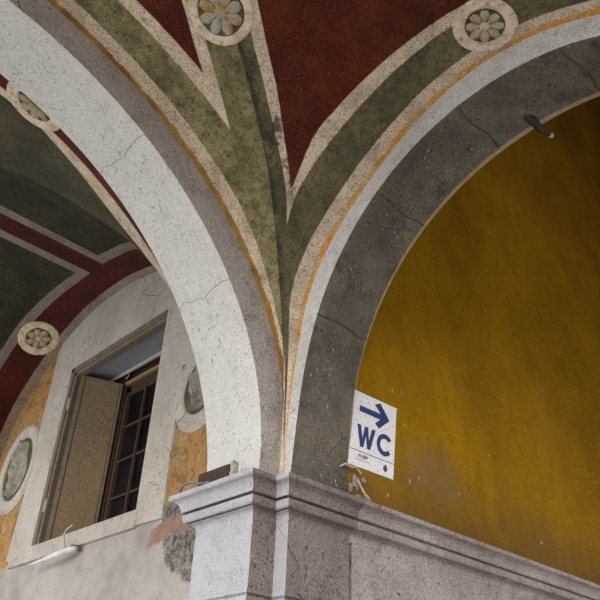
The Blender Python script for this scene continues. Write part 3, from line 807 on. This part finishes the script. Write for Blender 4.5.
# broken plaster lump and wires at the sign's foot
V, F = [], []
chunk = empty('broken_plaster', (.56, -C_O-.02, .12)); props(chunk, 'crumbling lump of plaster with wire ends below the left corner of the WC sign', 'rubble')
def lump(c, r, seed):
    rnd = random.Random(seed); bm = bmesh.new(); bmesh.ops.create_icosphere(bm, subdivisions=3, radius=1)
    ph = [rnd.uniform(0, 6) for _ in range(6)]
    for v in bm.verts:
        k = 1+.22*math.sin(v.co.x*4+ph[0])*math.cos(v.co.z*5+ph[1])+.14*math.sin(v.co.y*9+ph[2]+v.co.x*7)
        v.co = Vector(c)+Vector((v.co.x*r[0], v.co.y*r[1], v.co.z*r[2]))*k
    bm.verts.index_update(); V = [v.co.copy() for v in bm.verts]; F = [tuple(v.index for v in f.verts) for f in bm.faces]; bm.free(); return V, F
M['pinkplaster'] = fresco('pinkish_broken_plaster', (.44, .33, .28), (.22, .17, .14), (.08, .06, .05))
part('plaster_core', *join(lump((.585, -C_O-.004, .155), (.030, .014, .040), 1), lump((.64, -C_O-.004, .175), (.016, .012, .018), 2), lump((.60, -C_O-.004, .080), (.032, .014, .018), 3), lump((.652, -C_O-.004, .088), (.018, .012, .024), 6), lump((.545, -C_O-.004, .115), (.012, .012, .03), 4)), M['pinkplaster'], chunk, smooth=True)
part('wire', *tube([(.46, -C_O-.012, .205), (.49, -C_O-.02, .225), (.53, -C_O-.03, .215), (.56, -C_O-.03, .225), (.60, -C_O-.025, .20)], .005), M['hinge'], chunk)
part('wire', *tube([(.57, -C_O-.03, .16), (.59, -C_O-.05, .10), (.62, -C_O-.06, .07), (.645, -C_O-.05, .045)], .005), M['hinge'], chunk)

# hook under the far edge of the dark arch
p = Vector(a2pt(math.radians(91.6), 1.0)); hk = empty('iron_hook', p); props(hk, 'small dark iron stub sticking out from the underside of the sooty arch', 'hook')
part('stem', *tube([p+Vector((-.10, .02, .03)), p+Vector((-.04, .0, -.012)), p+Vector((.03, -.0, -.02)), p+Vector((.09, -.02, -.03))], [.018, .022, .018, .010], 10), M['iron'], hk, smooth=True)
part('tip', *lump(p+Vector((.10, -.022, -.033)), (.012, .012, .012), 5), M['hinge'], hk, smooth=True)

# things on the capital
e = empty('dark_brick', (-.05, .24, ZC)); props(e, 'dark brown brick lying on the ledge of the capital against the white arch', 'brick')
bv, bf = boxv(-.085, -.035, .10, .335, ZC+.001, ZC+.075); part('body', bv, bf, M['brick'], e, bevel=.006)
part('mortar_remains', *lump((-.055, .095, ZC+.045), (.022, .014, .048), 8), M['surround'], e, smooth=True)
pts = [(-.045+.0*k, .52-.03*k, ZC+.006+.030*math.sin(PI*min(k/7, 1))) for k in range(8)]
o = mobj('cable', *tube([(-.06, .50, ZC+.006), (-.07, .505, ZC+.03), (-.075, .47, ZC+.052), (-.08, .42, ZC+.052), (-.095, .36, ZC+.038), (-.098, .30, ZC+.018), (-.098, .22, ZC+.007)], .006), M['cable'], smooth=True)
props(o, 'thin grey cable curling over the left end of the capital', 'cable')

# white bracket lamp under the window
lb = empty('wall_bracket', (XW-.02, 2.0, .03)); props(lb, 'tapered white metal bracket with a curled wire below the window sill', 'bracket')
def wedge():
    secs = [(2.30, .006, .006, .022, .08), (2.12, .012, .010, .026, .08), (1.97, .018, .014, .032, .08), (1.84, .020, .016, .040, .07), (1.75, .012, .012, .050, .06)]
    V = []; F = []
    for y, hz, hx, zc, xo in secs:
        for k in range(10):
            a = 2*PI*k/10; V.append((XW-xo+hx*math.cos(a)*1.6, y, zc-.035+hz*math.sin(a)))
    for i in range(len(secs)-1):
        for k in range(10): F.append((i*10+k, i*10+(k+1) % 10, (i+1)*10+(k+1) % 10, (i+1)*10+k))
    F += [tuple(range(10)), tuple(reversed(range(40, 50)))]
    return V, F
part('arm', *wedge(), M['bracket'], lb, smooth=True)
part('wall_fixing', *boxv(XW-.07, XW, 1.765, 1.80, .012, .040), M['wood'], lb, bevel=.006)
part('wire', *tube([(XW-.07, 1.86, .035), (XW-.075, 1.885, .075), (XW-.075, 1.905, .115), (XW-.07, 1.89, .150), (XW-.06, 1.84, .172)], .006), M['hinge'], lb, smooth=True)

# ------------------------------------------------------------------ outer piers, ground
def outer_pier(x0, x1, y0, y1, lab):
    e = empty('outer_pier', ((x0+x1)/2, (y0+y1)/2, ZF)); props(e, lab, 'pillar')
    part('shaft', *boxv(x0, x1, y0, y1, ZF, -.06), M['pier'], e, bevel=.01)
    part('capital', *boxv(x0-.07, x1+.07, y0-.07, y1+.07, -.06, ZC), M['pier'], e, bevel=.02)
outer_pier(-4.55, -4.0, -.14, A_T, 'pale outer pier carrying the far foot of the white arch')
outer_pier(B_O, X2, -3.15, -2.62, 'pale outer pier carrying the near foot of the sooty arch')
outer_pier(-4.55, -4.14, -3.15, -2.76, 'pale pier at the outer corner of the loggia')
V, F = boxv(-22, 12, -18, 16, ZF-.2, ZF); props(mobj('floor', V, F, M['paving']), None, None, None, 'structure')

# ------------------------------------------------------------------ light
w = bpy.data.worlds.new('World'); sc.world = w; w.use_nodes = True
t = w.node_tree; bg = t.nodes['Background']; bg.inputs[0].default_value = (.92, .95, 1, 1); bg.inputs[1].default_value = .55
def sun(name, d, e, ang, col):
    L = bpy.data.lights.new(name, 'SUN'); L.energy = e; L.angle = math.radians(ang); L.color = col
    o = bpy.data.objects.new(name, L); COL.objects.link(o); o.rotation_euler = Vector(d).to_track_quat('-Z', 'Y').to_euler(); return o
sun('sun', (1, .62, -.32), 1.75, 60, (1, .99, .975))
V, F = boxv(-24, 9, -15.5, -14.5, ZF, 3); props(mobj('wall_shade_back', V, F, M['tan']), 'unseen wall added across the lane to cut sky light', None, None, 'structure')  # added out of view to hold back sky light on that side

# ------------------------------------------------------------------ camera
cam = bpy.data.cameras.new('camera'); co = bpy.data.objects.new('camera', cam); COL.objects.link(co)
co.location = (-2.0675, -2.5222, -1.0927); co.rotation_euler = (2.1478, -.0383, -.7625)
cam.sensor_width = 36; cam.lens = 729.86/600*36; cam.clip_start = .02
sc.camera = co
sc.view_settings.view_transform = 'Standard'; sc.view_settings.look = 'None'; sc.view_settings.gamma = 1
sc.view_settings.use_curve_mapping = False; sc.view_settings.exposure = 1.36
